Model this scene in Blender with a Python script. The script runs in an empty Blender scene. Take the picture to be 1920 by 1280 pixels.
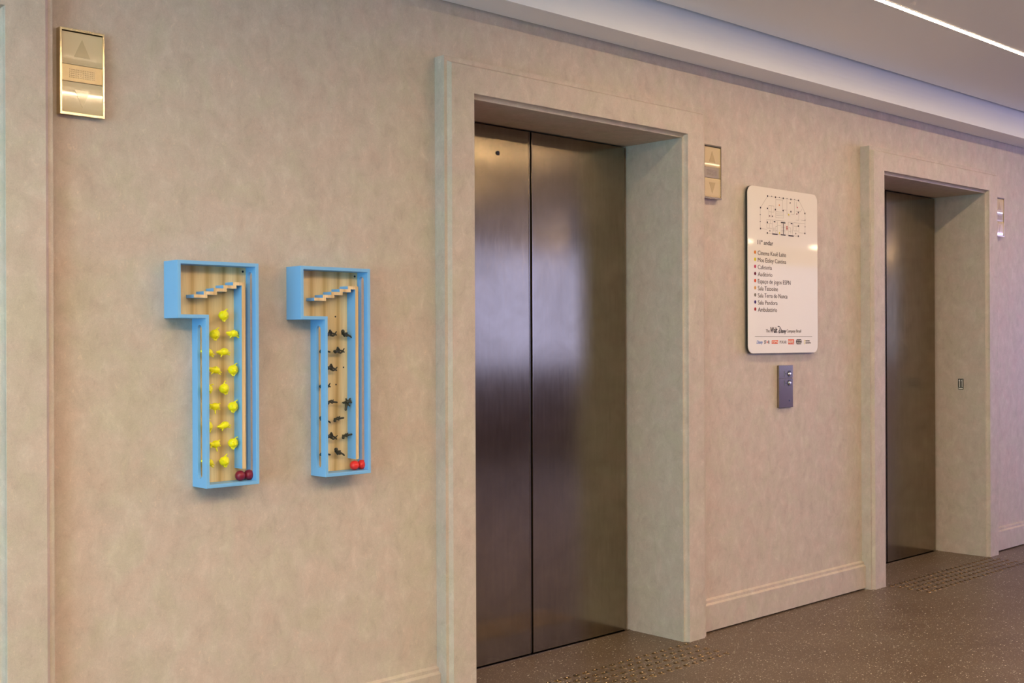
import bpy, bmesh, math, random
from mathutils import Vector, Matrix
R = math.radians
sc = bpy.context.scene
COL = sc.collection

# ------------------------------------------------------------------ camera
CAM_Z = 1.2429
cam_d = bpy.data.cameras.new('camera')
cam = bpy.data.objects.new('camera', cam_d); COL.objects.link(cam)
cam_d.sensor_width = 36.0
cam_d.lens = 2234.4 / 1920 * 36.0
cam_d.clip_start = 0.05
yaw, pitch, roll = 0.7594, 0.0003, -0.0038
F = Vector((math.sin(yaw)*math.cos(pitch), math.cos(yaw)*math.cos(pitch), math.sin(pitch)))
Rt = Vector((math.cos(yaw), -math.sin(yaw), 0)); Up = Rt.cross(F)
R2 = Rt*math.cos(roll) + Up*math.sin(roll); U2 = -Rt*math.sin(roll) + Up*math.cos(roll)
M = Matrix.Identity(4)
for i in range(3):
    M[i][0] = R2[i]; M[i][1] = U2[i]; M[i][2] = -F[i]
M[0][3], M[1][3], M[2][3] = 0, 0, CAM_Z
cam.matrix_world = M
sc.camera = cam

# ------------------------------------------------------------------ world, daylight through the windows, exposure
w = bpy.data.worlds.new('sky'); sc.world = w; w.use_nodes = True
w.node_tree.nodes['Background'].inputs[0].default_value = (0.55, 0.68, 1.0, 1)
w.node_tree.nodes['Background'].inputs[1].default_value = 1.0

def area(name, loc, rot, sx, sy, power, color):
    l = bpy.data.lights.new(name, 'AREA'); l.shape = 'RECTANGLE'; l.size = sx; l.size_y = sy
    l.energy = power; l.color = color
    o = bpy.data.objects.new(name, l); COL.objects.link(o); o.location = loc; o.rotation_euler = rot
    return o
# the windows of the opposite wall (facing +Y) and of the left end wall (facing +X)
BACK_Y = -3.4; LEFT_X = -2.6; RIGHT_X = 17.5
WIN = dict(z0=0.95, z1=2.33)
area('daylight', (9.9, BACK_Y-0.08, 1.64), (R(90), 0, 0), 3.0, 1.36, 36, (0.40, 0.44, 1.0))
area('daylight', (15.3, BACK_Y-0.08, 1.64), (R(90), 0, 0), 3.6, 1.36, 16, (0.44, 0.48, 1.0))
area('daylight', (RIGHT_X+0.08, 0.0, 1.3), (R(90), 0, R(90)), 5.2, 2.0, 400, (0.56, 0.50, 1.12))
area('daylight', (LEFT_X-0.08, 0.9, 1.2), (R(90), 0, R(-90)), 3.2, 1.9, 110, (0.36, 0.90, 1.12))
LED_NEAR, LED_MID, LED_FILL, LED_LEFT = 85.0, 138.0, 138.0, 240.0   # emission of the ceiling lines
LED_COL = (1.0, 0.745, 0.445)
sc.view_settings.view_transform = 'Standard'
sc.view_settings.look = 'None'
sc.view_settings.gamma = 1.0
sc.view_settings.use_curve_mapping = False
sc.view_settings.exposure = 0.0

# ------------------------------------------------------------------ measures (metres)
D = 3.0675          # front of the casings
W = 3.1295          # lift wall
DP = 3.3816         # lift doors
H = 2.100           # opening height
JB = 0.016          # inner bevel of the casing
OPEN = [(-0.034, 1.1482), (2.7369, 3.9193), (5.5093, 6.6900)]
WF = 0.102
SOF = 2.414
CEIL = 2.575
LIPY = 2.975

# ------------------------------------------------------------------ materials
def mat(name, base=(.5, .5, .5), rough=.5, metal=0.0, **kw):
    m = bpy.data.materials.new(name); m.use_nodes = True
    b = m.node_tree.nodes['Principled BSDF']
    b.inputs['Base Color'].default_value = (*base, 1)
    b.inputs['Roughness'].default_value = rough
    b.inputs['Metallic'].default_value = metal
    for k, v in kw.items():
        b.inputs[k.replace('_', ' ')].default_value = v
    return m
def nd(m, t, **kw):
    n = m.node_tree.nodes.new(t)
    for k, v in kw.items():
        if k in n.inputs: n.inputs[k].default_value = v
        else: setattr(n, k, v)
    return n
def lk(m, a, ao, b, bi): m.node_tree.links.new(a.outputs[ao], b.inputs[bi])
def coords(m, scale=(1, 1, 1)):
    t = nd(m, 'ShaderNodeTexCoord'); p = nd(m, 'ShaderNodeMapping')
    p.inputs['Scale'].default_value = scale
    lk(m, t, 'Object', p, 'Vector'); return p
def noise(m, p, scale, detail=4, rough=.5, dist=0.0):
    n = nd(m, 'ShaderNodeTexNoise'); n.inputs['Scale'].default_value = scale
    n.inputs['Detail'].default_value = detail; n.inputs['Roughness'].default_value = rough
    n.inputs['Distortion'].default_value = dist
    lk(m, p, 'Vector', n, 'Vector'); return n
def ramp(m, src, out, stops, interp='LINEAR'):
    r = nd(m, 'ShaderNodeValToRGB'); r.color_ramp.interpolation = interp
    e = r.color_ramp.elements
    while len(e) < len(stops): e.new(.5)
    for i, (pos, c) in enumerate(stops):
        e[i].position = pos; e[i].color = (*c, 1) if len(c) == 3 else c
    lk(m, src, out, r, 'Fac'); return r
def mixc(m, a, ao, b, bo, fac=None, fo=None, mode='MIX', f=.5):
    n = nd(m, 'ShaderNodeMix'); n.data_type = 'RGBA'; n.blend_type = mode
    n.inputs[0].default_value = f
    m.node_tree.links.new(a.outputs[ao], n.inputs[6]); m.node_tree.links.new(b.outputs[bo], n.inputs[7])
    if fac: m.node_tree.links.new(fac.outputs[fo], n.inputs[0])
    return n
def bump(m, src, out, strength, dist=.001):
    b = nd(m, 'ShaderNodeBump'); b.inputs['Strength'].default_value = strength
    b.inputs['Distance'].default_value = dist
    lk(m, src, out, b, 'Height'); P = m.node_tree.nodes['Principled BSDF']
    lk(m, b, 'Normal', P, 'Normal')

def wall_material(name, k=1.0):
    """mottled vinyl wall covering: soft clouds, warm/cool drift and short light strokes"""
    m = mat(name, rough=.62); P = m.node_tree.nodes['Principled BSDF']
    P.inputs['Specular IOR Level'].default_value = .35
    p = coords(m); ps = coords(m, (1.0, 1.0, .75)); pl = coords(m, (1, 1, .6))
    c = lambda *v: tuple(x*k for x in v)
    a = noise(m, ps, 21, 8, .66, .45)
    r1 = ramp(m, a, 'Fac', [(.30, c(.505, .413, .342)), (.43, c(.560, .465, .386)), (.56, c(.595, .498, .418)), (.70, c(.650, .556, .472))])
    h = noise(m, p, 9, 5, .6, .5)
    r2 = ramp(m, h, 'Fac', [(.36, (.975, 1.012, .965)), (.5, (1, 1, 1)), (.64, (1.028, .982, .985))])
    x = mixc(m, r1, 'Color', r2, 'Color', mode='MULTIPLY', f=1.0)
    s = noise(m, pl, 95, 6, .74, 1.2)
    r3 = ramp(m, s, 'Fac', [(.29, (.87, .86, .85)), (.43, (1, 1, 1)), (.58, (1.0, 1.0, 1.0)), (.69, (1.18, 1.16, 1.12))])
    y = mixc(m, x, 2, r3, 'Color', mode='MULTIPLY', f=1.0)
    fn = noise(m, p, 420, 3, .7, 0)
    r4 = ramp(m, fn, 'Fac', [(.3, (.93, .93, .93)), (.7, (1.06, 1.06, 1.06))])
    z = mixc(m, y, 2, r4, 'Color', mode='MULTIPLY', f=1.0)
    lk(m, z, 2, P, 'Base Color'); bump(m, s, 'Fac', .12, .001)
    return m
M_WALL = wall_material('mottled_vinyl_wall')
M_TRIM = wall_material('mottled_vinyl_casing', .955)
M_BACK = mat('dark_opposite_wall', (.16, .12, .09), .6)
M_PLASTER = mat('white_plaster', (.92, .90, .88), .85)
_p = coords(M_PLASTER); _n = noise(M_PLASTER, _p, 220, 3); bump(M_PLASTER, _n, 'Fac', .08)
M_SOFFIT = mat('white_soffit_paint', (.93, .93, .96), .8)
M_DARK = mat('painted_gap_shade', (.006, .006, .006), .8)  # shade in the door gaps, put in as near-black colour

def floor_material():
    m = mat('brown_terrazzo', rough=.42); P = m.node_tree.nodes['Principled BSDF']
    p = coords(m); n1 = noise(m, p, 2.6, 5, .6, .4); n2 = noise(m, p, 150, 4, .7)
    r1 = ramp(m, n1, 'Fac', [(.3, (.102, .063, .038)), (.55, (.128, .085, .055)), (.75, (.138, .098, .066))])
    r2 = ramp(m, n2, 'Fac', [(.32, (.66, .66, .66)), (.5, (1, 1, 1)), (.70, (1.32, 1.32, 1.3))])
    cur = mixc(m, r1, 'Color', r2, 'Color', mode='MULTIPLY', f=1.0); co = 2
    for sc_, lim, thr, col, st in ((58, .80, .20, (.82, .76, .64), (1, 1.5, 1)), (110, .80, .24, (.66, .60, .50), (1.5, 1, 1)), (30, .88, .13, (.84, .80, .72), (1, 1.9, 1)), (190, .72, .27, (.40, .33, .26), (1, 1, 1))):
        q = coords(m, st)
        wn = noise(m, q, 60, 2)   # roughen the chip outlines
        add = nd(m, 'ShaderNodeMixRGB', blend_type='ADD'); add.inputs[0].default_value = .004
        lk(m, q, 'Vector', add, 1); lk(m, wn, 'Color', add, 2)
        v = nd(m, 'ShaderNodeTexVoronoi'); v.inputs['Scale'].default_value = sc_; v.inputs['Randomness'].default_value = 1
        lk(m, add, 0, v, 'Vector')
        sep = nd(m, 'ShaderNodeSeparateColor'); lk(m, v, 'Color', sep, 0)
        g = nd(m, 'ShaderNodeMath', operation='GREATER_THAN'); g.inputs[1].default_value = lim; lk(m, sep, 0, g, 0)
        l = nd(m, 'ShaderNodeMath', operation='LESS_THAN'); l.inputs[1].default_value = thr; lk(m, v, 'Distance', l, 0)
        mu = nd(m, 'ShaderNodeMath', operation='MULTIPLY'); lk(m, g, 0, mu, 0); lk(m, l, 0, mu, 1)
        rgb = nd(m, 'ShaderNodeRGB'); rgb.outputs[0].default_value = (*col, 1)
        cur = mixc(m, cur, co, rgb, 0, mu, 0); co = 2
    lk(m, cur, co, P, 'Base Color'); bump(m, n2, 'Fac', .1, .0006)
    return m
M_FLOOR = floor_material()

def door_metal():
    m = mat('brushed_bronze_steel', (.46, .40, .345), .20, 1.0, Anisotropic=.75)
    P = m.node_tree.nodes['Principled BSDF']
    t = nd(m, 'ShaderNodeTangent', direction_type='RADIAL', axis='Z'); lk(m, t, 0, P, 'Tangent')
    P.inputs['Anisotropic Rotation'].default_value = .0
    p = coords(m, (1, 1, .012)); n = noise(m, p, 900, 3, .7)
    pc = coords(m); n2 = noise(m, pc, 4.5, 6, .6, .6); n3 = noise(m, coords(m, (1, 1, .10)), 60, 6, .65, .2)
    r1 = ramp(m, n2, 'Fac', [(.3, (.270, .217, .150)), (.7, (.345, .282, .200))])
    r2 = ramp(m, n3, 'Fac', [(.3, (.93, .93, .93)), (.7, (1.06, 1.06, 1.06))])
    c = mixc(m, r1, 'Color', r2, 'Color', mode='MULTIPLY', f=1.0); lk(m, c, 2, P, 'Base Color')
    rr = ramp(m, n3, 'Fac', [(.3, (.165, .165, .165)), (.7, (.20, .20, .20))]); lk(m, rr, 'Color', P, 'Roughness')
    bump(m, n, 'Fac', .05, .0002)
    return m
M_DOOR = door_metal()
M_STEEL = mat('brushed_steel', (.36, .30, .24), .16, 1.0)
_p = coords(M_STEEL, (1, 1, .03)); _n = noise(M_STEEL, _p, 1500, 3); bump(M_STEEL, _n, 'Fac', .15, .0003)
M_STUD = mat('worn_steel_stud', (.30, .225, .145), .24, 1.0)
M_CHROME = mat('polished_steel', (.80, .74, .62), .08, 1.0)
M_BRIM = mat('champagne_polished_metal', (.62, .53, .36), .16, 1.0)

def paint(name, col, rough=.45):
    m = mat(name, col, rough); n = noise(m, coords(m), 900, 2); bump(m, n, 'Fac', .10, .0004); return m
M_BLUE = paint('sky_blue_paint', (.205, .485, .83), .42)
def wood(name, lo, mid, hi):
    m = mat(name, mid, .5); P = m.node_tree.nodes['Principled BSDF']
    p = coords(m, (1, 1, .12)); n = noise(m, p, 16, 5, .55, 1.0); n2 = noise(m, coords(m, (1, 1, .03)), 240, 3, .6)
    wv = nd(m, 'ShaderNodeTexWave', wave_type='BANDS', bands_direction='X'); wv.inputs['Scale'].default_value = 6
    wv.inputs['Distortion'].default_value = 7; wv.inputs['Detail'].default_value = 2; wv.inputs['Detail Scale'].default_value = .6
    lk(m, p, 'Vector', wv, 'Vector')
    r = ramp(m, wv, 'Fac', [(.0, lo), (.18, mid), (1.0, hi)])
    r0 = ramp(m, n, 'Fac', [(.3, (.84, .80, .72)), (.6, (1.08, 1.06, 1.04))])
    r2 = ramp(m, n2, 'Fac', [(.3, (.90, .89, .87)), (.7, (1.05, 1.05, 1.05))])
    a = mixc(m, r, 'Color', r0, 'Color', mode='MULTIPLY', f=1.0); b = mixc(m, a, 2, r2, 'Color', mode='MULTIPLY', f=1.0)
    lk(m, b, 2, P, 'Base Color'); return m
M_PINE = wood('pine_board', (.60, .40, .17), (.74, .54, .27), (.83, .66, .38))
M_PLY = wood('bare_birch_edge', (.72, .48, .24), (.80, .57, .31), (.86, .64, .38))
M_YEL = mat('yellow_rubber', (.93, .88, .002), .42)
M_OLIVE = mat('dark_olive_plastic', (.030, .028, .012), .35)
M_CRIM = paint('dark_red_ball', (.24, .010, .030), .35)
M_RED = paint('bright_red_ball', (.84, .030, .022), .35)
M_SIGN = mat('cream_white_acrylic', (.88, .79, .69), .045)
M_SIGNB = mat('black_acrylic_edge', (.02, .016, .014), .3)
M_LENS = mat('beige_gloss_lens', (.72, .56, .34), .07, 0, Coat_Weight=.8, Coat_Roughness=.03)
M_ARROW = mat('tan_arrow', (.56, .42, .24), .10, 0, Coat_Weight=.6, Coat_Roughness=.05)
M_GRILLE = mat('metal_grille', (.50, .40, .26), .3, .4)
M_BAR = mat('satin_grille_bar', (.46, .37, .24), .30, .8)
M_BLACK = mat('black_plastic', (.010, .010, .010), .35)
M_WHITE = mat('white_print', (.75, .74, .70), .5)
def ink(name, c): return mat(name, c, .6, 0, Specular_IOR_Level=.1)
INK = dict(k=ink('ink_black', (.025, .014, .014)), g=ink('ink_grey', (.20, .16, .13)), l=ink('ink_line_grey', (.50, .42, .35)),
    o=ink('ink_orange', (.75, .22, .02)), y=ink('ink_yellow', (.78, .62, .02)), r=ink('ink_rose', (.58, .06, .11)),
    m=ink('ink_maroon', (.14, .008, .02)), v=ink('ink_vermilion', (.70, .09, .015)), s=ink('ink_sand', (.82, .42, .12)),
    t=ink('ink_taupe', (.26, .22, .16)), p=ink('ink_purple', (.045, .015, .14)), d=ink('ink_brick', (.50, .04, .02)),
    b=ink('ink_blue', (.12, .22, .55)), w=ink('ink_white', (.86, .77, .67)), e=ink('ink_red', (.82, .10, .02)), f=ink('ink_text', (.10, .070, .055)))
def led_material(name, strength):
    m = bpy.data.materials.new(name); m.use_nodes = True; nt = m.node_tree
    nt.nodes.remove(nt.nodes['Principled BSDF']); e = nt.nodes.new('ShaderNodeEmission')
    e.inputs[0].default_value = (*LED_COL, 1); e.inputs[1].default_value = strength
    nt.links.new(e.outputs[0], nt.nodes['Material Output'].inputs[0]); return m

# ------------------------------------------------------------------ helpers
def tag(o, label=None, cat=None, group=None, kind=None):
    if label: o['label'] = label
    if cat: o['category'] = cat
    if group: o['group'] = group
    if kind: o['kind'] = kind
    return o
def wloc(p):
    v = Vector((0, 0, 0))
    while p: v = v + p.location; p = p.parent
    return v
def empty(name, loc, label=None, cat=None, group=None, kind=None):
    o = bpy.data.objects.new(name, None); COL.objects.link(o); o.location = loc; o.empty_display_size = .05
    return tag(o, label, cat, group, kind)
def link_mesh(name, me, m, parent=None, world=True, loc=None):
    me.materials.clear(); me.materials.append(m)
    o = bpy.data.objects.new(name, me); COL.objects.link(o)
    if loc is not None:
        me.transform(Matrix.Translation(-Vector(loc))); o.location = Vector(loc) - (wloc(parent) if parent else Vector())
    elif parent and world:
        me.transform(Matrix.Translation(-wloc(parent)))
    if parent: o.parent = parent
    return o
def obj(name, bm, m, parent=None, loc=None, smooth=False):
    me = bpy.data.meshes.new(name)
    bmesh.ops.recalc_face_normals(bm, faces=bm.faces[:]); bm.to_mesh(me); bm.free()
    if smooth: me.shade_smooth()
    return link_mesh(name, me, m, parent, loc=loc)
def box(bm, x0, x1, y0, y1, z0, z1, bev=0):
    vs = [bm.verts.new((x, y, z)) for x in (x0, x1) for y in (y0, y1) for z in (z0, z1)]
    fs = [bm.faces.new([vs[i] for i in q]) for q in ((0, 1, 3, 2), (4, 6, 7, 5), (0, 4, 5, 1), (2, 3, 7, 6), (0, 2, 6, 4), (1, 5, 7, 3))]
    if bev:
        es = list({e for f in fs for e in f.edges})
        bmesh.ops.bevel(bm, geom=es, offset=bev, segments=2, affect='EDGES', profile=.6)
    return bm
def boxes(*bs, bev=0):
    bm = bmesh.new()
    for b in bs: box(bm, *b, bev=bev)
    return bm
def prism_xz(bm, pts, y0, y1):
    """polygon in X/Z extruded along Y"""
    a = [bm.verts.new((x, y0, z)) for x, z in pts]; b = [bm.verts.new((x, y1, z)) for x, z in pts]
    n = len(pts); bm.faces.new(a); bm.faces.new(b[::-1])
    for i in range(n): bm.faces.new((a[i], b[i], b[(i+1) % n], a[(i+1) % n]))
def prism_yz(bm, pts, x0, x1):
    a = [bm.verts.new((x0, y, z)) for y, z in pts]; b = [bm.verts.new((x1, y, z)) for y, z in pts]
    n = len(pts); bm.faces.new(a); bm.faces.new(b[::-1])
    for i in range(n): bm.faces.new((a[i], b[i], b[(i+1) % n], a[(i+1) % n]))
def ring_prism(bm, outer, inner, y0, y1):
    """closed frame between two polygons with equal point counts"""
    n = len(outer)
    L = [[bm.verts.new((x, y, z)) for x, z in P] for P in (outer, inner) for y in (y0, y1)]
    o0, o1, i0, i1 = L
    for k in range(n):
        j = (k+1) % n
        bm.faces.new((o0[k], o0[j], o1[j], o1[k])); bm.faces.new((i0[k], i1[k], i1[j], i0[j]))
        bm.faces.new((o0[k], i0[k], i0[j], o0[j])); bm.faces.new((o1[k], o1[j], i1[j], i1[k]))
def rrect(x0, x1, z0, z1, r, seg=8):
    out = []
    for cx, cz, a0 in ((x1-r, z1-r, 0), (x0+r, z1-r, 90), (x0+r, z0+r, 180), (x1-r, z0+r, 270)):
        for k in range(seg+1):
            a = R(a0 + 90*k/seg); out.append((cx+r*math.cos(a), cz+r*math.sin(a)))
    return out
def circle(cx, cz, r, seg=20, rz=None): return [(cx+r*math.cos(2*math.pi*k/seg), cz+(rz or r)*math.sin(2*math.pi*k/seg)) for k in range(seg)]
def ball(bm, c, r, s=(1, 1, 1), sub=2):
    mt = Matrix.Translation(c) @ Matrix.Diagonal((*s, 1))
    bmesh.ops.create_icosphere(bm, subdivisions=sub, radius=r, matrix=mt)
def capsule(bm, a, b, r0, r1=None, n=7):
    r1 = r0 if r1 is None else r1; a, b = Vector(a), Vector(b)
    for k in range(n+1):
        t = k/n; ball(bm, a.lerp(b, t), r0+(r1-r0)*t, sub=1)
def evaluated(o):
    dg = bpy.context.evaluated_depsgraph_get(); me = bpy.data.meshes.new_from_object(o.evaluated_get(dg))
    old = o.data; bpy.data.objects.remove(o); bpy.data.meshes.remove(old); return me
def remeshed(bm, voxel, smooth=4):
    me = bpy.data.meshes.new('tmp'); bm.to_mesh(me); bm.free()
    o = bpy.data.objects.new('tmp', me); COL.objects.link(o)
    m = o.modifiers.new('r', 'REMESH'); m.mode = 'VOXEL'; m.voxel_size = voxel
    s = o.modifiers.new('s', 'SMOOTH'); s.iterations = smooth; s.factor = .5
    r = evaluated(o); r.shade_smooth(); return r
def boolean(bm, cutters):
    me = bpy.data.meshes.new('tmp'); bmesh.ops.recalc_face_normals(bm, faces=bm.faces[:]); bm.to_mesh(me); bm.free()
    o = bpy.data.objects.new('tmp', me); COL.objects.link(o); cs = []
    for c in cutters:
        cm = bpy.data.meshes.new('cut'); bmesh.ops.recalc_face_normals(c, faces=c.faces[:]); c.to_mesh(cm); c.free()
        co = bpy.data.objects.new('cut', cm); COL.objects.link(co); cs.append(co)
        m = o.modifiers.new('b', 'BOOLEAN'); m.operation = 'DIFFERENCE'; m.solver = 'EXACT'; m.object = co
    r = evaluated(o)
    for c in cs: d = c.data; bpy.data.objects.remove(c); bpy.data.meshes.remove(d)
    return r
def text_mesh(s, size, sx=1.0, shear=0.0, offset=0.0, space=1.0, depth=.0003):
    c = bpy.data.curves.new('tmp', 'FONT'); c.body = s; c.size = size; c.shear = shear; c.offset = offset*size
    c.space_character = space; c.extrude = depth; c.resolution_u = 3
    o = bpy.data.objects.new('tmp', c); COL.objects.link(o)
    dg = bpy.context.evaluated_depsgraph_get(); me = bpy.data.meshes.new_from_object(o.evaluated_get(dg))
    bpy.data.objects.remove(o); bpy.data.curves.remove(c)
    me.transform(Matrix.Rotation(R(90), 4, 'X') @ Matrix.Diagonal((sx, 1, 1, 1)))
    return me
def text_fit(s, x0, x1, z, y, cap, m, name, parent, **kw):
    """text set on the sign: baseline z, cap height, spanning x0..x1"""
    size = cap / .70
    me = text_mesh(s, size, **kw)
    xs = [v.co.x for v in me.vertices]; a, b = min(xs), max(xs)
    k = (x1-x0)/(b-a) if x1 else .8
    me.transform(Matrix.Translation((x0, y, z)) @ Matrix.Diagonal((k, 1, 1, 1)) @ Matrix.Translation((-a, 0, 0)))
    return link_mesh(name, me, m, parent)

PLAN_COLS = [(0.1471, 0.71), (0.2091, 0.7097), (0.2712, 0.7094), (0.3336, 0.7096), (0.3959, 0.7093), (0.0917, 0.6535), (0.1457, 0.6538), (0.2081, 0.6531), (0.2702, 0.6535), (0.3332, 0.6527), (0.3948, 0.6533), (0.4497, 0.6529), (0.091, 0.5596), (0.1443, 0.5912), (0.144, 0.543), (0.3944, 0.5903), (0.3941, 0.5427), (0.449, 0.5594)]
PLAN_SMALL = [(0.1788, 0.7111), (0.2401, 0.7111), (0.3023, 0.7109), (0.3645, 0.7111), (0.0889, 0.6219), (0.0887, 0.5913), (0.4512, 0.6217), (0.451, 0.5904)]
PLAN_BARS = [((0.2517, 0.5978), (0.288, 0.5973)), ((0.1945, 0.5972), (0.2077, 0.5981)), ((0.3315, 0.5973), (0.3448, 0.5981)), ((0.1826, 0.5408), (0.2256, 0.5413)), ((0.2506, 0.541), (0.2886, 0.5417)), ((0.3123, 0.5412), (0.3551, 0.5408)), ((0.2704, 0.5942), (0.2701, 0.5445))]
PLAN_LINES = [(0.1471, 0.71, 0.3959, 0.7093), (0.1471, 0.71, 0.0917, 0.6535), (0.4018, 0.7078, 0.4497, 0.6568), (0.0891, 0.6533, 0.0885, 0.5595), (0.4514, 0.653, 0.4508, 0.5595), (0.0965, 0.56, 0.1418, 0.5591), (0.144, 0.5423, 0.3941, 0.5427), (0.3938, 0.5596, 0.449, 0.5594), (0.2118, 0.7081, 0.2112, 0.6169), (0.2658, 0.7028, 0.2654, 0.6493), (0.2117, 0.6986, 0.2685, 0.7011), (0.2114, 0.6439, 0.2731, 0.646), (0.2732, 0.6518, 0.273, 0.6192), (0.2112, 0.6169, 0.273, 0.6189), (0.2162, 0.6277, 0.2713, 0.6297), (0.2129, 0.6341, 0.2731, 0.6374), (0.1556, 0.6677, 0.1552, 0.613), (0.1966, 0.6686, 0.1964, 0.6405), (0.1556, 0.6673, 0.1966, 0.6686), (0.1554, 0.6398, 0.1965, 0.6409), (0.1752, 0.6683, 0.1749, 0.6144), (0.3006, 0.7056, 0.3001, 0.6403), (0.362, 0.7047, 0.3616, 0.6427), (0.3792, 0.7022, 0.3791, 0.675), (0.3324, 0.6416, 0.3616, 0.6418), (0.2732, 0.6575, 0.2985, 0.6575), (0.3738, 0.6581, 0.4119, 0.658), (0.4242, 0.6706, 0.4119, 0.658), (0.3979, 0.6492, 0.3977, 0.6171), (0.3735, 0.6165, 0.3977, 0.6166), (0.1389, 0.6034, 0.2847, 0.6057), (0.1405, 0.6036, 0.1402, 0.564), (0.1402, 0.565, 0.1811, 0.5657), (0.1847, 0.6037, 0.1842, 0.5413), (0.1404, 0.5857, 0.1813, 0.5865), (0.1599, 0.5851, 0.1598, 0.5653), (0.1682, 0.6026, 0.1681, 0.5875), (0.2227, 0.6006, 0.2223, 0.5454), (0.2109, 0.577, 0.2107, 0.5485), (0.2109, 0.577, 0.2225, 0.5774), (0.2108, 0.559, 0.2224, 0.5591), (0.1943, 0.5703, 0.1942, 0.5532), (0.1976, 0.5705, 0.1975, 0.5534), (0.2543, 0.5951, 0.254, 0.5435), (0.2846, 0.5971, 0.2843, 0.5453), (0.2542, 0.5769, 0.2845, 0.5779), (0.2541, 0.5607, 0.2844, 0.5606), (0.3117, 0.6027, 0.3113, 0.5421), (0.3117, 0.6027, 0.3459, 0.6034), (0.3459, 0.603, 0.3455, 0.5432), (0.315, 0.5779, 0.3303, 0.5779), (0.3303, 0.5779, 0.3301, 0.5519), (0.3149, 0.5606, 0.3302, 0.5606), (0.3429, 0.57, 0.3428, 0.5546), (0.3527, 0.6035, 0.4493, 0.604), (0.3562, 0.6018, 0.3559, 0.565), (0.3561, 0.5873, 0.3906, 0.5885), (0.3767, 0.5876, 0.3766, 0.5663), (0.3559, 0.566, 0.4008, 0.5662), (0.3993, 0.6027, 0.3991, 0.5677), (0.2242, 0.5826, 0.2509, 0.5834), (0.3052, 0.6455, 0.3119, 0.6315), (0.3119, 0.6315, 0.329, 0.6327), (0.4151, 0.6193, 0.4494, 0.6187)]
PLAN_DOTS = [(0.2392, 0.676, 'o'), (0.3277, 0.6927, 'k'), (0.3863, 0.6761, 'r'), (0.3823, 0.6452, 'm'), (0.1625, 0.6211, 'm'), (0.1841, 0.6211, 'k'), (0.164, 0.5538, 'g'), (0.2406, 0.5488, 'y'), (0.3724, 0.5538, 'g'), (0.3154, 0.6379, 'y')]

# ================================================================== the setting
XL, XR = LEFT_X, RIGHT_X
tag(obj('floor', boxes((XL-.1, XR+.1, BACK_Y-.1, W+.45, -.06, 0)), M_FLOOR), kind='structure')
edges = []
bs = []
cur = XL-.1
for a, b in OPEN:
    bs.append((cur, a-.02, W, W+.30, 0, 2.66)); bs.append((a-.02, b+.02, W, W+.30, H+.02, 2.66)); cur = b+.02
bs.append((cur, XR+.1, W, W+.30, 0, 2.66))
tag(obj('wall_front', boxes(*bs), M_WALL), kind='structure')
# opposite wall with its two windows, end walls
def wall_with_holes_x(x0, x1, y0, y1, holes):
    out = []; c = x0
    for a, b, z0, z1 in holes:
        out += [(c, a, y0, y1, 0, 2.66), (a, b, y0, y1, 0, z0), (a, b, y0, y1, z1, 2.66)]; c = b
    out.append((c, x1, y0, y1, 0, 2.66)); return out
tag(obj('wall_back', boxes(*wall_with_holes_x(XL-.1, XR+.1, BACK_Y-.06, BACK_Y, [(8.4, 11.4, WIN['z0'], WIN['z1']), (13.5, 17.1, WIN['z0'], WIN['z1'])])), M_BACK), kind='structure')
y0, y1, z0, z1 = -.7, 2.5, .25, 2.15
tag(obj('wall_left', boxes((XL-.06, XL, BACK_Y, y0, 0, 2.66), (XL-.06, XL, y1, W, 0, 2.66), (XL-.06, XL, y0, y1, 0, z0), (XL-.06, XL, y0, y1, z1, 2.66)), M_WALL), kind='structure')
tag(obj('wall_right', boxes((XR, XR+.06, BACK_Y, -2.6, 0, 2.66), (XR, XR+.06, 2.6, W, 0, 2.66), (XR, XR+.06, -2.6, 2.6, 0, .3), (XR, XR+.06, -2.6, 2.6, 2.3, 2.66)), M_WALL), kind='structure')

# ceiling (its near edge keeps a dark gap from the dropped soffit)
tag(obj('ceiling', boxes((XL, XR, BACK_Y, 2.985, CEIL, CEIL+.015), (XL-.1, XR+.1, BACK_Y-.1, W+.3, 2.66, 2.70)), M_PLASTER), kind='structure')
pts = [(LIPY, SOF), (3.1225, SOF), (3.1225, 2.655), (3.03, 2.655), (3.012, 2.60)]
for k in range(1, 8):
    t = k/8; pts.append((3.012 + (LIPY-3.012)*t + .010*math.sin(math.pi*t), 2.60 + (SOF-2.60)*t))
bm = bmesh.new(); prism_yz(bm, pts, XL, XR)
tag(obj('trim_1', bm, M_SOFFIT), kind='structure')

# lift doors, each with a stepped casing
def casing(i, X0, X1):
    prof = [(0, D), (WF, D), (WF+.011, D+.012), (WF+.0235, D+.012), (WF+.0235, W+.001), (.019, W+.001), (.019, DP+.03), (-JB, DP+.03),
            (-JB, D+.0205), (-.0150, D+.0195), (-.0105, D+.0195), (-.0070, D+.0175), (-.0045, D+.0140), (-.0025, D+.0100), (-.0015, D+.0050), (-.0012, D+.0015)]
    bm = bmesh.new(); rings = []
    for st in range(4):
        r = []
        for u, y in prof:
            uh = u-.011 if u >= WF-.001 else u
            if abs(u-WF-.011) < 1e-6: uh = WF-.011+.007
            x = X0-u if st < 2 else X1+u
            z = 0 if st in (0, 3) else H+uh
            r.append(bm.verts.new((x, y, z)))
        rings.append(r)
    n = len(prof)
    for s in range(3):
        for k in range(n):
            j = (k+1) % n; bm.faces.new((rings[s][k], rings[s][j], rings[s+1][j], rings[s+1][k]))
    bm.faces.new(rings[0]); bm.faces.new(rings[3])
    tag(obj('trim_%d' % (i+2), bm, M_TRIM), kind='structure')

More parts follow.
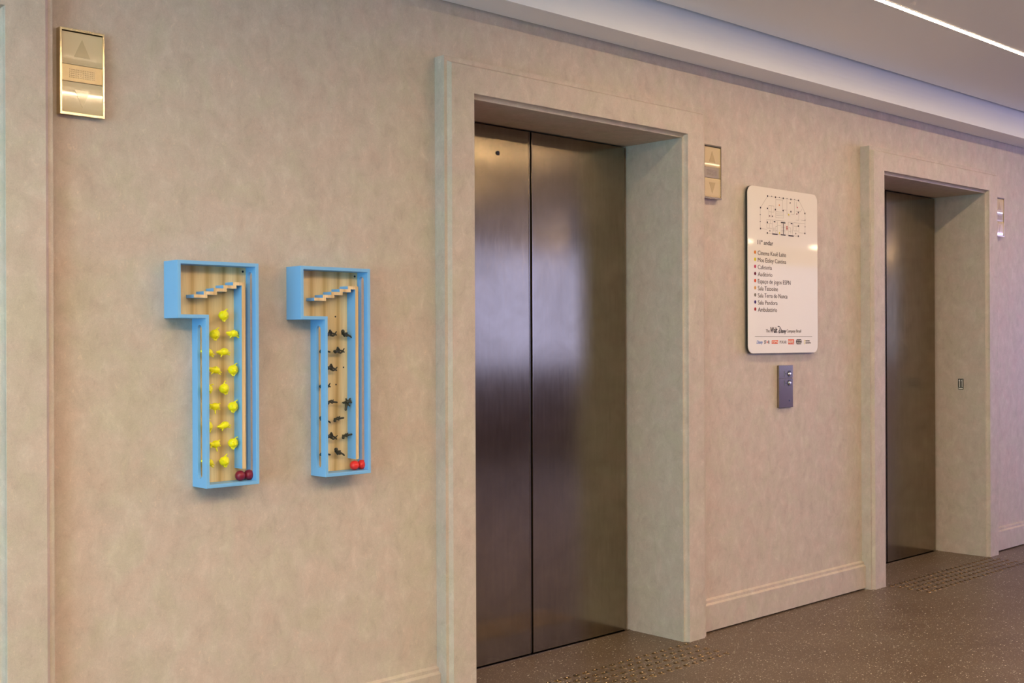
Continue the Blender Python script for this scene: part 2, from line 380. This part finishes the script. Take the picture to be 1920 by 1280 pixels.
for i, (X0, X1) in enumerate(OPEN):
    casing(i, X0, X1)
    a, b = X0+JB, X1-JB; mid = (a+b)/2-.011
    dr = empty('door_%d' % (i+1), (mid, DP, 0), kind='structure')
    tag(obj('shaft_shade', boxes((a-.10, b+.10, DP+.075, DP+.09, 0, 2.3), (a-.10, a-.09, DP+.031, DP+.09, 0, 2.3), (b+.09, b+.10, DP+.031, DP+.09, 0, 2.3)), M_DARK, dr))  # black sheets stand in for the shadow around and behind the panels
    for s in (0, 1):
        x0, x1 = (a-.05, mid-.0055) if s == 0 else (mid+.0055, b-.019)
        pn = obj('door_panel', boxes((x0, x1, DP+.002, DP+.034, .0055, 2.0765), bev=.0015), M_DOOR, dr)
        e = mid-.0085 if s == 0 else mid+.0085
        obj('edge_fold', boxes((e-.0016, e+.0016, DP+.0005, DP+.004, .009, 2.076)), M_STEEL, pn)
    obj('rubber_seal', boxes((mid-.0053, mid+.0053, DP+.010, DP+.03, .008, 2.0775)), M_BLACK, dr)
    obj('sill', boxes((a+.001, b-.001, DP-.004, DP+.05, -.001, .0022)), M_STEEL, dr)
    if i == 1:
        k = bmesh.new(); prism_xz(k, circle(3.1397, 1.9733, .0085), DP-.001, DP+.004)
        obj('keyhole', k, M_BLACK, dr)

# baseboards
G = WF+.0235
bp = [(W+.0005, .141), (W-.0105, .135), (W-.0115, .134), (W-.0115, .123), (W-.0215, .1175), (W-.0225, .116), (W-.0225, .007), (W+.0005, .007)]
spans = [(XL, OPEN[0][0]-G), (OPEN[0][1]+G, OPEN[1][0]-G), (OPEN[1][1]+G, OPEN[2][0]-G), (OPEN[2][1]+G, XR)]
for k, (a, b) in enumerate(spans):
    bm = bmesh.new(); prism_yz(bm, bp, a+.0005, b-.0005)
    tag(obj('baseboard_front', bm, M_TRIM), kind='structure')

# linear lights in the ceiling
def led(x0, x1, y, width, strength, label, drop=.003):
    t = empty('linear_ceiling_light', ((x0+x1)/2, y, CEIL), label, 'ceiling light')
    obj('diffuser', boxes((x0, x1, y-width/2, y+width/2, CEIL-drop, CEIL-.0005)), led_material('linear_led', strength), t)
    obj('housing', boxes((x0, x1, y-width/2-.002, y-width/2, CEIL-.0035, CEIL-.0005), (x0, x1, y+width/2, y+width/2+.002, CEIL-.0035, CEIL-.0005)), M_PLASTER, t)
LEDY = 2.383
led(3.0, 7.6, LEDY, .022, LED_NEAR, 'thin glowing warm white light line along the ceiling above the lifts')

# ================================================================== tactile stud strips in front of the lifts
def stud_bm():
    bm = bmesh.new(); rings = []; n = 14
    for r, z in ((.0165, 0), (.0155, .0008), (.0125, .0026), (.0095, .0038), (.0070, .0041), (.0052, .0036), (.0040, .0002)):
        rings.append([bm.verts.new((r*math.cos(2*math.pi*k/n), r*math.sin(2*math.pi*k/n), z)) for k in range(n)])
    for a, b in zip(rings, rings[1:]):
        for k in range(n): bm.faces.new((a[k], a[(k+1) % n], b[(k+1) % n], b[k]))
    bm.faces.new(rings[-1]); bm.faces.new(rings[0][::-1]); return bm
stud_me = None
for cx, lab in ((3.3275, 'strip of round metal warning studs in the floor before the near lift'), (6.098, 'strip of round metal warning studs in the floor before the far lift')):
    st = empty('tactile_strip', (cx, 2.955, 0), lab, 'tactile paving', 'stud strips in front of the lifts')
    for r in range(5):
        for c in range(23):
            x = (c-11)*.0505; y = 2.855+r*.0498-2.955
            if stud_me is None:
                o = obj('stud', stud_bm(), M_STUD, st); stud_me = o.data
                stud_me.transform(Matrix.Translation(Vector(st.location))); stud_me.shade_smooth()
            else:
                o = bpy.data.objects.new('stud', stud_me); COL.objects.link(o); o.parent = st
            o.location = (x, y, 0)

# ================================================================== hall lanterns
def lantern(x, lab):
    X0, X1, Z0, Z1 = x-.001, x+.1215, 1.852, 2.0815
    yb, yf = W, W-.024
    t = empty('hall_lantern', (x+.06, W, 1.966), lab, 'lift indicator', 'arrow lanterns beside the lifts')
    bm = bmesh.new()
    ring_prism(bm, [(X0, Z0), (X1, Z0), (X1, Z1), (X0, Z1)], [(X0+.005, Z0+.006), (X1-.005, Z0+.006), (X1-.005, Z1-.006), (X0+.005, Z1-.006)], yf, yb)
    obj('frame', bm, M_BRIM, t)
    obj('backing', boxes((X0+.005, X1-.005, yb-.004, yb, Z0+.006, Z1-.006)), M_BLACK, t)
    ly = yf+.003
    def lens(z0, z1, name):
        bm = bmesh.new(); n = 12; pr = []
        for k in range(n+1):     # slightly cushioned front
            u = -1+2*k/n; pr.append((z0+(z1-z0)*k/n, ly+.0022*abs(u)**6))
        poly = [(y, z) for z, y in pr] + [(ly+.016, z1), (ly+.016, z0)]
        prism_yz(bm, poly, X0+.0050, X1-.0050); o = obj(name, bm, M_LENS, t); return o
    up = lens(1.9875, Z1-.0085, 'lens'); dn = lens(Z0+.0075, 1.9405, 'lens')
    cx = (X0+X1)/2
    b1 = bmesh.new(); prism_xz(b1, [(cx-.022, 2.008), (cx+.022, 2.008), (cx, 2.056)], ly-.0006, ly+.001); obj('arrow', b1, M_ARROW, up)
    b2 = bmesh.new(); prism_xz(b2, [(cx-.022, 1.922), (cx, 1.874), (cx+.022, 1.922)], ly-.0006, ly+.001); obj('arrow', b2, M_ARROW, dn)
    br = obj('grille', boxes((X0+.0050, X1-.0050, ly+.001, ly+.014, 1.9415, 1.9865), bev=.0008), M_BAR, t)
    bm = bmesh.new()
    for a in range(15):
        for b in range(5):
            c = Vector((X0+.028+a*.0048, ly+.0005, 1.953+b*.0052)); ball(bm, c, .0017, (1, .8, 1), sub=1)
    d = obj('perforation', bm, M_GRILLE, br); d['kind'] = 'stuff'
lantern(1.3055, 'metal framed up and down arrow lantern, large at upper left of wall')
lantern(4.0765, 'arrow lantern half hidden behind the right edge of the near lift casing')
lantern(6.8470, 'sliver of arrow lantern beyond the far lift casing')

# ================================================================== call panel
t = empty('call_panel', (4.70, W, 1.03), 'slim steel lift call plate with two round buttons below the white sign', 'call panel')
x0, x1 = 4.6450, 4.7590; yf = W-.012
obj('back_box', boxes((x0+.001, x1-.001, yf+.004, W, .936, 1.1295)), M_STEEL, t)
for z0, z1 in ((1.0715, 1.1305), (.935, 1.0690)):
    obj('plate', boxes((x0, x1, yf, yf+.006, z0, z1), bev=.0012), M_STEEL, t)
for z in (1.0905, 1.0480):
    bm = bmesh.new(); prism_xz(bm, circle(4.7290, z, .0145, 28), yf-.0015, yf+.002); bt = obj('button', bm, M_BLACK, t)
    bm = bmesh.new(); ball(bm, (4.7290, yf-.0010, z), .0102, (1, .45, 1), sub=3); obj('button_cap', bm, M_CHROME, bt, smooth=True)
    lp = obj('braille_plate', boxes((4.6890, 4.7120, yf-.0014, yf+.001, z-.0125, z+.0125), bev=.0004), M_STEEL, t)
    bm = bmesh.new(); u = 1 if z > 1.07 else -1
    prism_xz(bm, [(4.6965, z-.003*u), (4.7045, z-.003*u), (4.7005, z+.005*u)], yf-.0022, yf-.0012); obj('arrow', bm, M_BLACK, lp)
bm = bmesh.new(); prism_xz(bm, circle(4.7290, .966, .0042, 14), yf-.0008, yf+.002); obj('keyhole', bm, M_BLACK, t)

# floor number plaque on the far lift's jamb
px = OPEN[2][1]-JB
t = empty('floor_number_plaque', (px, 3.2338, .9866), 'tiny black plaque reading 11 on the far lift jamb', 'plaque')
obj('plate', boxes((px-.0020, px, 3.2185, 3.2495, .9560, 1.0180)), M_BLACK, t)
obj('rim', boxes(*[(px-.0026, px-.0018, a, b, c, d) for a, b, c, d in ((3.2185, 3.2495, .9560, .9572), (3.2185, 3.2495, 1.0168, 1.0180), (3.2185, 3.2195, .956, 1.018), (3.2485, 3.2495, .956, 1.018))]), M_STEEL, t)
obj('braille_bar', boxes((px-.0028, px-.0018, 3.2215, 3.2465, .9595, .9650)), M_WHITE, t)
for yc in (3.2400, 3.2260):
    obj('numeral', boxes((px-.0028, px-.0018, yc-.0022, yc+.0022, .9700, 1.0140), (px-.0028, px-.0018, yc+.0018, yc+.0056, 1.0050, 1.0095)), M_WHITE, t)

# ================================================================== white directory sign
SX, SZ, SY = 4.3945, 1.1870, 3.1080
t = empty('directory_sign', (SX+.28, W, SZ+.374), 'white rounded wall directory with floor plan and room list between the lifts', 'sign')
bm = bmesh.new(); prism_xz(bm, rrect(SX-.0005, SX+.5605, SZ, SZ+.748, .034), SY+.0035, SY+.0125); obj('backing_panel', bm, M_SIGNB, t)
bm = bmesh.new(); prism_xz(bm, rrect(SX, SX+.56, SZ+.0005, SZ+.7475, .034), SY, SY+.0035); obj('face_panel', bm, M_SIGN, t)
obj('standoff', boxes(*[(SX+a-.012, SX+a+.012, SY+.0125, W, SZ+c-.012, SZ+c+.012) for a in (.06, .50) for c in (.06, .69)]), M_BLACK, t)
U0 = 4.399
yp = SY-.0003
def quad(bm, u0, u1, v0, v1, dy=.0003):
    box(bm, U0+u0, U0+u1, SY-dy, SY+.0005, SZ+v0, SZ+v1)
bm = bmesh.new()
for a, b, c, d in PLAN_LINES:
    A, B = Vector((a, b)), Vector((c, d)); dr_ = (B-A).normalized(); nn = Vector((-dr_.y, dr_.x))*.00085
    P = [A+nn, B+nn, B-nn, A-nn]
    prism_xz(bm, [(U0+p.x, SZ+p.y) for p in P], SY-.0002, SY+.0005)
plan = obj('floor_plan', bm, INK['l'], t)
bm = bmesh.new()
for u, v in PLAN_COLS: quad(bm, u-.0037, u+.0037, v-.0037, v+.0037, .0004)
for u, v in PLAN_SMALL: quad(bm, u-.0022, u+.0022, v-.0022, v+.0022, .0004)
for (a, b), (c, d) in PLAN_BARS:
    if abs(a-c) > .005: quad(bm, a, c, (b+d)/2-.0025, (b+d)/2+.0025, .0004)
    else: quad(bm, a-.002, a+.002, d, b, .0004)
obj('plan_pillars', bm, INK['k'], plan)['kind'] = 'stuff'
for u, v, c in PLAN_DOTS:
    bm = bmesh.new(); prism_xz(bm, circle(U0+u, SZ+v, .0036 if c != 'y' else .0042, 14), SY-.0004, SY+.0005); obj('plan_dot', bm, INK[c], plan)
bm = bmesh.new(); u, v = .3004, .5785
prism_xz(bm, circle(U0+u, SZ+v, .0062, 16, .0062) , SY-.0005, SY+.0005); prism_xz(bm, [(U0+u-.0056, SZ+v-.002), (U0+u, SZ+v-.0160), (U0+u+.0056, SZ+v-.002)], SY-.0005, SY+.0005)
pin = obj('location_pin', bm, INK['d'], plan)
bm = bmesh.new(); prism_xz(bm, circle(U0+u, SZ+v+.0004, .0028, 12), SY-.0007, SY+.0005); obj('pin_hole', bm, INK['w'], t)
text_fit('11º andar', U0+.0684, U0+.1884, SZ+.4885, yp, .0200, INK['k'], 'heading', t, offset=.004)
ROWS = [('Cinema Kauê Leite', 'o', .2920), ('Mos Eisley Cantina', 'y', .2925), ('Cafeteria', 'r', .1775), ('Auditório', 'm', .1810), ('Espaço de jogos ESPN', 'v', .3280),
        ('Sala Tatooine', 's', .2250), ('Sala Terra do Nunca', 't', .3020), ('Sala Pandora', 'p', .2215), ('Ambulatório', 'd', .2180)]
for k, (s, c, xe) in enumerate(ROWS):
    v = .4508 - k*(.4508-.1969)/8
    bm = bmesh.new(); prism_xz(bm, circle(U0+.0485, SZ+v+.0010, .0078, 20), SY-.0004, SY+.0005); obj('colour_dot', bm, INK[c], t)
    text_fit(s, U0+.0697, U0+xe, SZ+v-.0098, yp, .0195, INK['f'], 'room_name', t, offset=-.002)
text_fit('The', U0+.1295, U0+.1600, SZ+.0945, yp, .0140, INK['f'], 'footer_word', t)
text_fit('Walt', U0+.1640, U0+.2200, SZ+.0935, yp, .0250, INK['k'], 'script_word', t, shear=.12, offset=.020)
text_fit('isney', U0+.2500, U0+.2900, SZ+.0925, yp, .0180, INK['k'], 'script_word', t, shear=.12, offset=.020)
# the script capital between them: an open round stroke crossed by a short upright
bm = bmesh.new(); pv = None
arc = [(.2235, .1205), (.2285, .1225), (.2380, .1205), (.2470, .1130), (.2500, .1040), (.2465, .0960), (.2390, .0920), (.2310, .0935), (.2285, .0985), (.2330, .1020), (.2400, .1015)]
for (a, b), (c, d) in list(zip(arc, arc[1:])) + [((.2390, .1130), (.2375, .0935))]:
    A, B = Vector((a, b)), Vector((c, d)); e = (B-A).normalized(); nn = Vector((-e.y, e.x))*.0015; A = A-e*.0008; B = B+e*.0008
    prism_xz(bm, [(U0+p.x, SZ+p.y) for p in (A+nn, B+nn, B-nn, A-nn)], SY-.0004, SY+.0005)
obj('script_capital', bm, INK['k'], t)
text_fit('Company Brasil', U0+.2950, U0+.4130, SZ+.0945, yp, .0140, INK['f'], 'footer_word', t)
bm = bmesh.new(); quad(bm, .0449, .5072, .0744, .0766); obj('footer_rule', bm, INK['t'], t)
LB = .0435
text_fit('Disney', U0+.0580, U0+.1050, SZ+LB, yp, .0150, INK['b'], 'logo', t, shear=.25, offset=.004)
text_fit('ST', U0+.1165, U0+.1315, SZ+LB, yp, .0145, INK['k'], 'logo', t, offset=.008)
bm = bmesh.new(); cx, cz = U0+.1395, SZ+LB+.0065
prism_xz(bm, [(cx+(.0062 if k % 2 == 0 else .0026)*math.sin(math.pi*k/5), cz+(.0068 if k % 2 == 0 else .0028)*math.cos(math.pi*k/5)) for k in range(10)], SY-.0004, SY+.0005); obj('logo_star', bm, INK['v'], t)
text_fit('R', U0+.1480, U0+.1575, SZ+LB, yp, .0145, INK['k'], 'logo', t, offset=.008)
bm = bmesh.new()
prism_xz(bm, [(U0+.1745, SZ+.0430), (U0+.2235, SZ+.0430), (U0+.2260, SZ+.0590), (U0+.1765, SZ+.0590)], SY-.0003, SY+.0005)
lg = obj('logo', bm, INK['e'], t); text_fit('ESPN', U0+.1785, U0+.2225, SZ+.0455, yp-.0003, .0105, INK['w'], 'logo_letters', lg, shear=.15, offset=.004)
text_fit('PIXAR', U0+.2385, U0+.2925, SZ+LB, yp, .0135, INK['f'], 'logo', t, space=1.35)
bm = bmesh.new(); quad(bm, .3065, .3555, .0400, .0625)
lg = obj('logo', bm, INK['e'], t); text_fit('MARVEL', U0+.3090, U0+.3530, SZ+.0435, yp-.0003, .0155, INK['w'], 'logo_letters', lg, offset=.004)
bm = bmesh.new(); prism_xz(bm, [(U0+.372, SZ+.0510), (U0+.3765, SZ+.0400), (U0+.4135, SZ+.0400), (U0+.418, SZ+.0510), (U0+.4135, SZ+.0625), (U0+.3765, SZ+.0625)], SY-.0003, SY+.0005)
lg = obj('logo', bm, INK['k'], t); text_fit('STAR', U0+.3785, U0+.4120, SZ+.0528, yp-.0003, .0070, INK['w'], 'logo_letters', lg); text_fit('WARS', U0+.3765, U0+.4140, SZ+.0425, yp-.0003, .0070, INK['w'], 'logo_letters', lg)
bm = bmesh.new(); ring_prism(bm, [(U0+.4395, SZ+.0405), (U0+.4480, SZ+.0405), (U0+.4480, SZ+.0600), (U0+.4395, SZ+.0600)], [(U0+.4410, SZ+.0425), (U0+.4465, SZ+.0425), (U0+.4465, SZ+.0580), (U0+.4410, SZ+.0580)], SY-.0003, SY+.0005); obj('logo', bm, INK['y'], t)
text_fit('NATIONAL', U0+.4510, U0+.4870, SZ+.0525, yp, .0062, INK['f'], 'logo', t, offset=.006); text_fit('GEOGRAPHIC', U0+.4510, U0+.4960, SZ+.0430, yp, .0062, INK['f'], 'logo', t, offset=.006)

# ================================================================== the two wall boxes shaped like the digit one
def digit_poly(x, e):
    """outline of the box in X/Z, inset by e"""
    return [(x+e, 1.4755-e), (x+.2600-e, 1.4755-e), (x+.2600-e, .8290+e), (x+.0872+e, .8290+e), (x+.0872+e, 1.3130+e), (x+e, 1.3130+e)]
YF = W-.080
def slot_cut(xa, xb, z0, z1, yc, r):
    bm = bmesh.new(); pts = []
    for cz, a0 in ((z1-r, 0), (z0+r, 180)):
        for k in range(11): a = R(a0+18*k); pts.append((yc+r*math.cos(a), cz+r*math.sin(a)))
    prism_yz(bm, pts, xa, xb); return bm
def digit_box(x, label, ballmat, balls):
    t = empty('digit_box', (x+.17, W, .8290), label, 'wall game')
    bm = bmesh.new(); ring_prism(bm, digit_poly(x, 0), digit_poly(x, .0105), YF, W)
    me = boolean(bm, [slot_cut(x+.080, x+.105, .8544, 1.2946, W-.043, .0125), slot_cut(x+.245, x+.265, .8544, 1.4520, W-.046, .0125)])
    fr = link_mesh('frame', me, M_BLUE, t)
    bv = fr.modifiers.new('b', 'BEVEL'); bv.width = .0012; bv.segments = 2; bv.angle_limit = R(50)
    bm = bmesh.new(); prism_xz(bm, digit_poly(x, .0107), W-.025, W-.010)
    obj('backboard', bm, M_PINE, t)
    # stepped ledge and long divider: one bent strip, painted blue with a bare front edge
    lo = [(.0557, 1.3712)]; 
    pts_lo = []; pts_hi = []
    sx, rz = .0313, .00965
    xA, zA = x+.0557, 1.3712
    for k in range(5):
        x0_, x1_ = xA+k*sx, xA+(k+1)*sx+.0105
        z0_ = zA+k*rz
        if k == 4: x1_ = x+.2198
        pts_lo += [(x0_ if k == 0 else xA+k*sx+.0105, z0_), (x1_ if k < 4 else x+.2092, z0_)]
        pts_hi += [(x0_, z0_+.0092), ((xA+(k+1)*sx) if k < 4 else x+.2198, z0_+.0092)]
    poly = pts_lo + [(x+.2092, .8760), (x+.2198, .8760)] + pts_hi[::-1]
    bm = bmesh.new(); prism_xz(bm, poly, W-.0690, W-.0250); dv = obj('stepped_divider', bm, M_BLUE, t)
    bm = bmesh.new(); prism_xz(bm, poly, W-.0704, W-.0690); e = obj('bare_wood_edge', bm, M_PLY, dv)
    bm = bmesh.new(); prism_xz(bm, circle(x+.2393, 1.4535, .0034, 16), W-.0256, W-.0240); obj('screw_hole', bm, M_BLACK, t)
    for k, (bx, lb) in enumerate(balls):
        bm = bmesh.new(); ball(bm, (0, 0, 0), .0152, sub=3)
        o = obj('ball', bm, ballmat, smooth=True); o.location = (bx, W-.052+(.004 if k else 0), .8395+.0152)
        tag(o, lb, 'ball', 'balls at the bottom of the wall boxes')
    return t
XA, XB = 1.6105, 2.0162
digit_box(XA, 'sky blue wooden box shaped like a digit 1 holding yellow toys, left of the pair', M_CRIM,
          [(1.8225, 'dark red ball, left one of two in the left blue box'), (1.8545, 'dark red ball, right one of two in the left blue box')])
tb = digit_box(XB, 'sky blue wooden box shaped like a digit 1 holding dark toys, nearer the lift', M_RED,
          [(2.2325, 'bright red ball, left one of two in the right blue box'), (2.2640, 'bright red ball, right one of two in the right blue box')])
for hx, hz in ((2.1804, 1.3243), (2.2107, 1.1644), (2.1819, 1.1106)):
    bm = bmesh.new(); prism_xz(bm, circle(hx, hz, .0026, 12), W-.0256, W-.0240); obj('peg_hole', bm, M_BLACK, tb)

# ---- toys: each a moulded figure on a peg
def toy_yellow(kind):
    bm = bmesh.new()
    if kind == 'round':      # plump animal seen from behind: body, small ears on the side, tail up, feet down
        ball(bm, (0, 0, 0), .0138, (1, .95, .98), 3)
        capsule(bm, (.002, 0, .011), (.0085, -.002, .0165), .0024, .0018); capsule(bm, (.0085, -.002, .0165), (.0125, -.002, .0185), .0018, .0022)
        capsule(bm, (-.004, -.002, -.011), (-.002, -.004, -.0165), .0030, .0024); capsule(bm, (.004, -.002, -.011), (.003, -.004, -.0175), .0028, .0022)
        for a in range(7): ball(bm, (.0132*math.cos(-1.1+a*.36), -.004, .0132*math.sin(-1.1+a*.36)), .0029, sub=1)
        ball(bm, (-.006, -.009, .004), .0045, sub=1); ball(bm, (.003, -.010, -.004), .0045, sub=1)
    elif kind == 'lying':    # long low animal with a blunt snout to the left and feet to the right
        ball(bm, (.004, 0, .001), .0128, (1.05, .9, .82), 3); ball(bm, (-.009, -.001, .0005), .0085, (1.0, .9, .85), 2)
        capsule(bm, (-.010, -.003, .002), (-.0195, -.003, .003), .0058, .0042)
        capsule(bm, (.010, -.002, -.006), (.018, -.004, -.0105), .0028, .0020); capsule(bm, (.013, -.002, -.002), (.0205, -.004, -.0045), .0028, .0018)
        capsule(bm, (-.006, -.003, -.006), (-.010, -.004, -.0115), .0028, .0020); ball(bm, (.001, -.007, .0085), .0040, sub=1)
    else:                    # sprawling animal with two ears at the left and one leg hanging
        ball(bm, (.002, 0, 0), .0122, (1.08, .92, .90), 3); ball(bm, (-.010, -.001, .002), .0070, sub=2)
        capsule(bm, (-.011, -.002, .004), (-.0175, -.003, .0085), .0030, .0020); capsule(bm, (-.012, -.002, 0), (-.0165, -.003, -.0055), .0030, .0022)
        capsule(bm, (-.001, -.004, -.009), (-.001, -.006, -.0200), .0028, .0020); capsule(bm, (.009, -.003, .006), (.0150, -.004, .0085), .0028, .0020)
        capsule(bm, (.009, -.003, -.006), (.0140, -.004, -.0085), .0026, .0020)
    return remeshed(bm, .0008, 3)
cap0 = capsule
def toy_dark(kind):
    bm = bmesh.new()
    def capsule(b_, p, q, r0, r1): cap0(b_, p, q, r0*1.28, r1*1.28)
    if kind == 'kneeling':   # figure lying head left, knee and elbow raised, two feet spread at the right
        ball(bm, (-.0145, -.002, -.003), .0056, (1, 1, 1), 2); ball(bm, (-.0155, -.002, -.0015), .0062, (1.05, 1, .8), 2)
        capsule(bm, (-.010, 0, -.002), (.000, 0, -.001), .0040, .0036)
        capsule(bm, (-.009, -.001, .001), (-.006, -.003, .0085), .0030, .0026); capsule(bm, (-.006, -.003, .0095), (.001, -.002, .0035), .0032, .0024)
        capsule(bm, (.000, 0, .002), (.012, -.001, .000), .0026, .0022); capsule(bm, (-.002, 0, -.004), (.006, -.002, -.0065), .0030, .0026)
        capsule(bm, (.006, -.002, -.0065), (.015, -.001, -.003), .0026, .0020)
        capsule(bm, (.014, -.001, -.001), (.0185, -.002, .0065), .0021, .0016); capsule(bm, (.015, -.001, -.002), (.0195, -.001, -.004), .0023, .0020)
    elif kind == 'walking':  # head up at the left, body slanting down to legs on the right
        ball(bm, (-.0150, -.002, .0060), .0062, sub=2); capsule(bm, (-.013, 0, .002), (-.005, 0, -.005), .0048, .0046)
        capsule(bm, (-.010, -.003, .001), (.000, -.005, .0035), .0022, .0018); capsule(bm, (-.005, 0, -.005), (.003, 0, -.002), .0044, .0036)
        capsule(bm, (.003, 0, -.001), (.018, -.001, -.006), .0030, .0024); capsule(bm, (.001, -.001, -.006), (.008, -.002, -.004), .0028, .0024)
        capsule(bm, (.016, -.001, -.005), (.0195, -.002, -.0085), .0026, .0018)
    elif kind == 'prone':    # slender crawling figure
        ball(bm, (-.0155, -.002, -.004), .0050, sub=2); capsule(bm, (-.014, 0, -.001), (-.003, 0, .003), .0036, .0036)
        capsule(bm, (-.003, 0, .003), (.006, 0, .001), .0040, .0032); capsule(bm, (.006, 0, .001), (.0185, -.001, .001), .0028, .0024)
        capsule(bm, (-.008, -.003, .001), (-.002, -.005, -.003), .0024, .0020); capsule(bm, (-.001, -.001, .004), (.004, -.002, .0075), .0018, .0014)
        ball(bm, (.0180, -.001, .001), .0032, sub=1)
    else:                    # star shaped figure with limbs flung out
        ball(bm, (.002, -.004, .003), .0062, sub=2); capsule(bm, (.002, 0, .003), (-.001, 0, -.004), .0056, .0044)
        capsule(bm, (-.002, -.001, .003), (-.0135, -.003, .001), .0034, .0028); ball(bm, (-.0140, -.003, .001), .0038, sub=1)
        capsule(bm, (-.001, -.001, .006), (-.005, -.003, .0125), .0028, .0022); capsule(bm, (.006, -.001, .006), (.0105, -.003, .0130), .0028, .0022)
        capsule(bm, (.006, -.001, .003), (.0150, -.003, .001), .0030, .0024); capsule(bm, (.004, -.001, .001), (.013, -.003, .0065), .0024, .0020)
        capsule(bm, (-.001, 0, -.004), (-.004, -.002, -.0140), .0044, .0036); capsule(bm, (-.004, -.002, -.014), (-.0065, -.003, -.0215), .0036, .0032)
        capsule(bm, (.003, 0, -.004), (.009, -.003, -.0100), .0024, .0018)
    return remeshed(bm, .0006, 2)
def peg_mesh(m):
    bm = bmesh.new()
    prism_xz(bm, circle(0, 0, .0022, 10), 0, .030)
    me = bpy.data.meshes.new('peg'); bmesh.ops.recalc_face_normals(bm, faces=bm.faces[:]); bm.to_mesh(me); bm.free(); me.materials.append(m); return me
def place_toys(meshes, name, m, rows, phrase, group, depth):
    pg = peg_mesh(m); base = {}
    rnd = random.Random(4)
    for (x, z, kind, rot, where) in rows:
        if kind not in base:
            me = meshes(kind); me.materials.clear(); me.materials.append(m); base[kind] = me
        o = bpy.data.objects.new(name, base[kind]); COL.objects.link(o)
        y = W-depth; o.location = (x, y, z); o.rotation_euler = (0, R(rot), 0)
        if kind != 'star': o.scale = (1, 1, 1)
        p = bpy.data.objects.new('peg', pg); COL.objects.link(p); p.parent = o
        p.scale = (1, (depth-.0245)/.030, 1)
        tag(o, phrase % where, 'toy', group)
rowsA = [
 (1.7700, 1.3227, 'round', 0, 'on its own at the top'), (1.7415, 1.2680, 'round', 0, 'at the left of the second row'), (1.8003, 1.2690, 'lying', 0, 'at the right of the second row'),
 (1.7690, 1.2161, 'lying', -8, 'at the centre of the third row'), (1.7185, 1.2150, 'lying', 4, 'half hidden at the third row'),
 (1.7413, 1.1645, 'lying', 6, 'at the left of the fourth row'), (1.8000, 1.1647, 'round', 0, 'at the right of the fourth row'),
 (1.7708, 1.1104, 'round', -22, 'at the centre of the fifth row'), (1.7180, 1.1110, 'round', 20, 'half hidden at the fifth row'),
 (1.7415, 1.0597, 'sprawled', 0, 'at the left of the sixth row'), (1.7997, 1.0577, 'round', 4, 'at the right of the sixth row'),
 (1.7704, 1.0032, 'lying', -14, 'at the centre of the seventh row'), (1.7175, 1.0035, 'round', -15, 'half hidden at the seventh row'),
 (1.7425, .9513, 'sprawled', -12, 'at the left of the eighth row'), (1.7996, .9512, 'round', 6, 'at the right of the eighth row'),
 (1.7709, .9003, 'round', -10, 'at the centre of the lowest row'), (1.7185, .8997, 'lying', 10, 'half hidden at the lowest row')]
place_toys(toy_yellow, 'toy_animal', M_YEL, rowsA, 'yellow toy animal %s in left blue box', 'yellow toys in the left box', .050)
rowsB = [
 (2.1480, 1.2705, 'kneeling', 0, 'at the left of the top row'), (2.2052, 1.2697, 'walking', 8, 'at the right of the top row'),
 (2.1769, 1.2170, 'kneeling', 0, 'at the centre of the second row'), (2.1240, 1.2160, 'prone', 10, 'half hidden at the second row'),
 (2.1495, 1.1634, 'kneeling', 12, 'at the left of the third row'), (2.1235, 1.1095, 'kneeling', 0, 'half hidden at the fourth row'),
 (2.1500, 1.0570, 'prone', 6, 'at the left of the fifth row'), (2.2067, 1.0530, 'star', 0, 'sprawled at the right of the fifth row'),
 (2.1749, 1.0039, 'prone', -4, 'at the centre of the sixth row'), (2.1235, 1.0030, 'walking', 4, 'half hidden at the sixth row'),
 (2.1490, .9502, 'kneeling', 14, 'at the left of the seventh row'), (2.2062, .9498, 'prone', -6, 'at the right of the seventh row'),
 (2.1775, .9002, 'walking', 12, 'at the centre of the lowest row'), (2.1235, .8970, 'prone', 12, 'half hidden at the lowest row')]
place_toys(toy_dark, 'toy_figure', M_OLIVE, rowsB, 'dark olive toy figure %s in right blue box', 'dark toy figures in the right box', .048)

led(-2.3, 1.0, 1.60, .022, LED_NEAR*1.7, 'added short warm fill line over the left end of the lift wall')  # unseen extra line, put in to brighten the upper left wall
led(-2.3, 6.0, .55, .022, LED_MID, 'warm light line overhead, second from the lift wall')
led(-2.3, 3.1, .02, .022, LED_LEFT, 'short warm light line over the left part of the lobby')
led(0.6, 6.6, -.8, .022, LED_FILL, 'added warm fill line behind the camera, nearer the lifts')  # unseen line added to even out the light on the lift wall
led(2.8, 7.0, -1.8, .022, LED_FILL, 'added warm fill line behind the camera, nearest the window wall')  # second unseen line added for the same even wall light
led(10.9, 13.10, -3.0, .03, 30, 'short light line near the far windows, left piece', .042)
led(14.55, 16.9, -3.0, .03, 30, 'short light line near the far windows, right piece', .042)
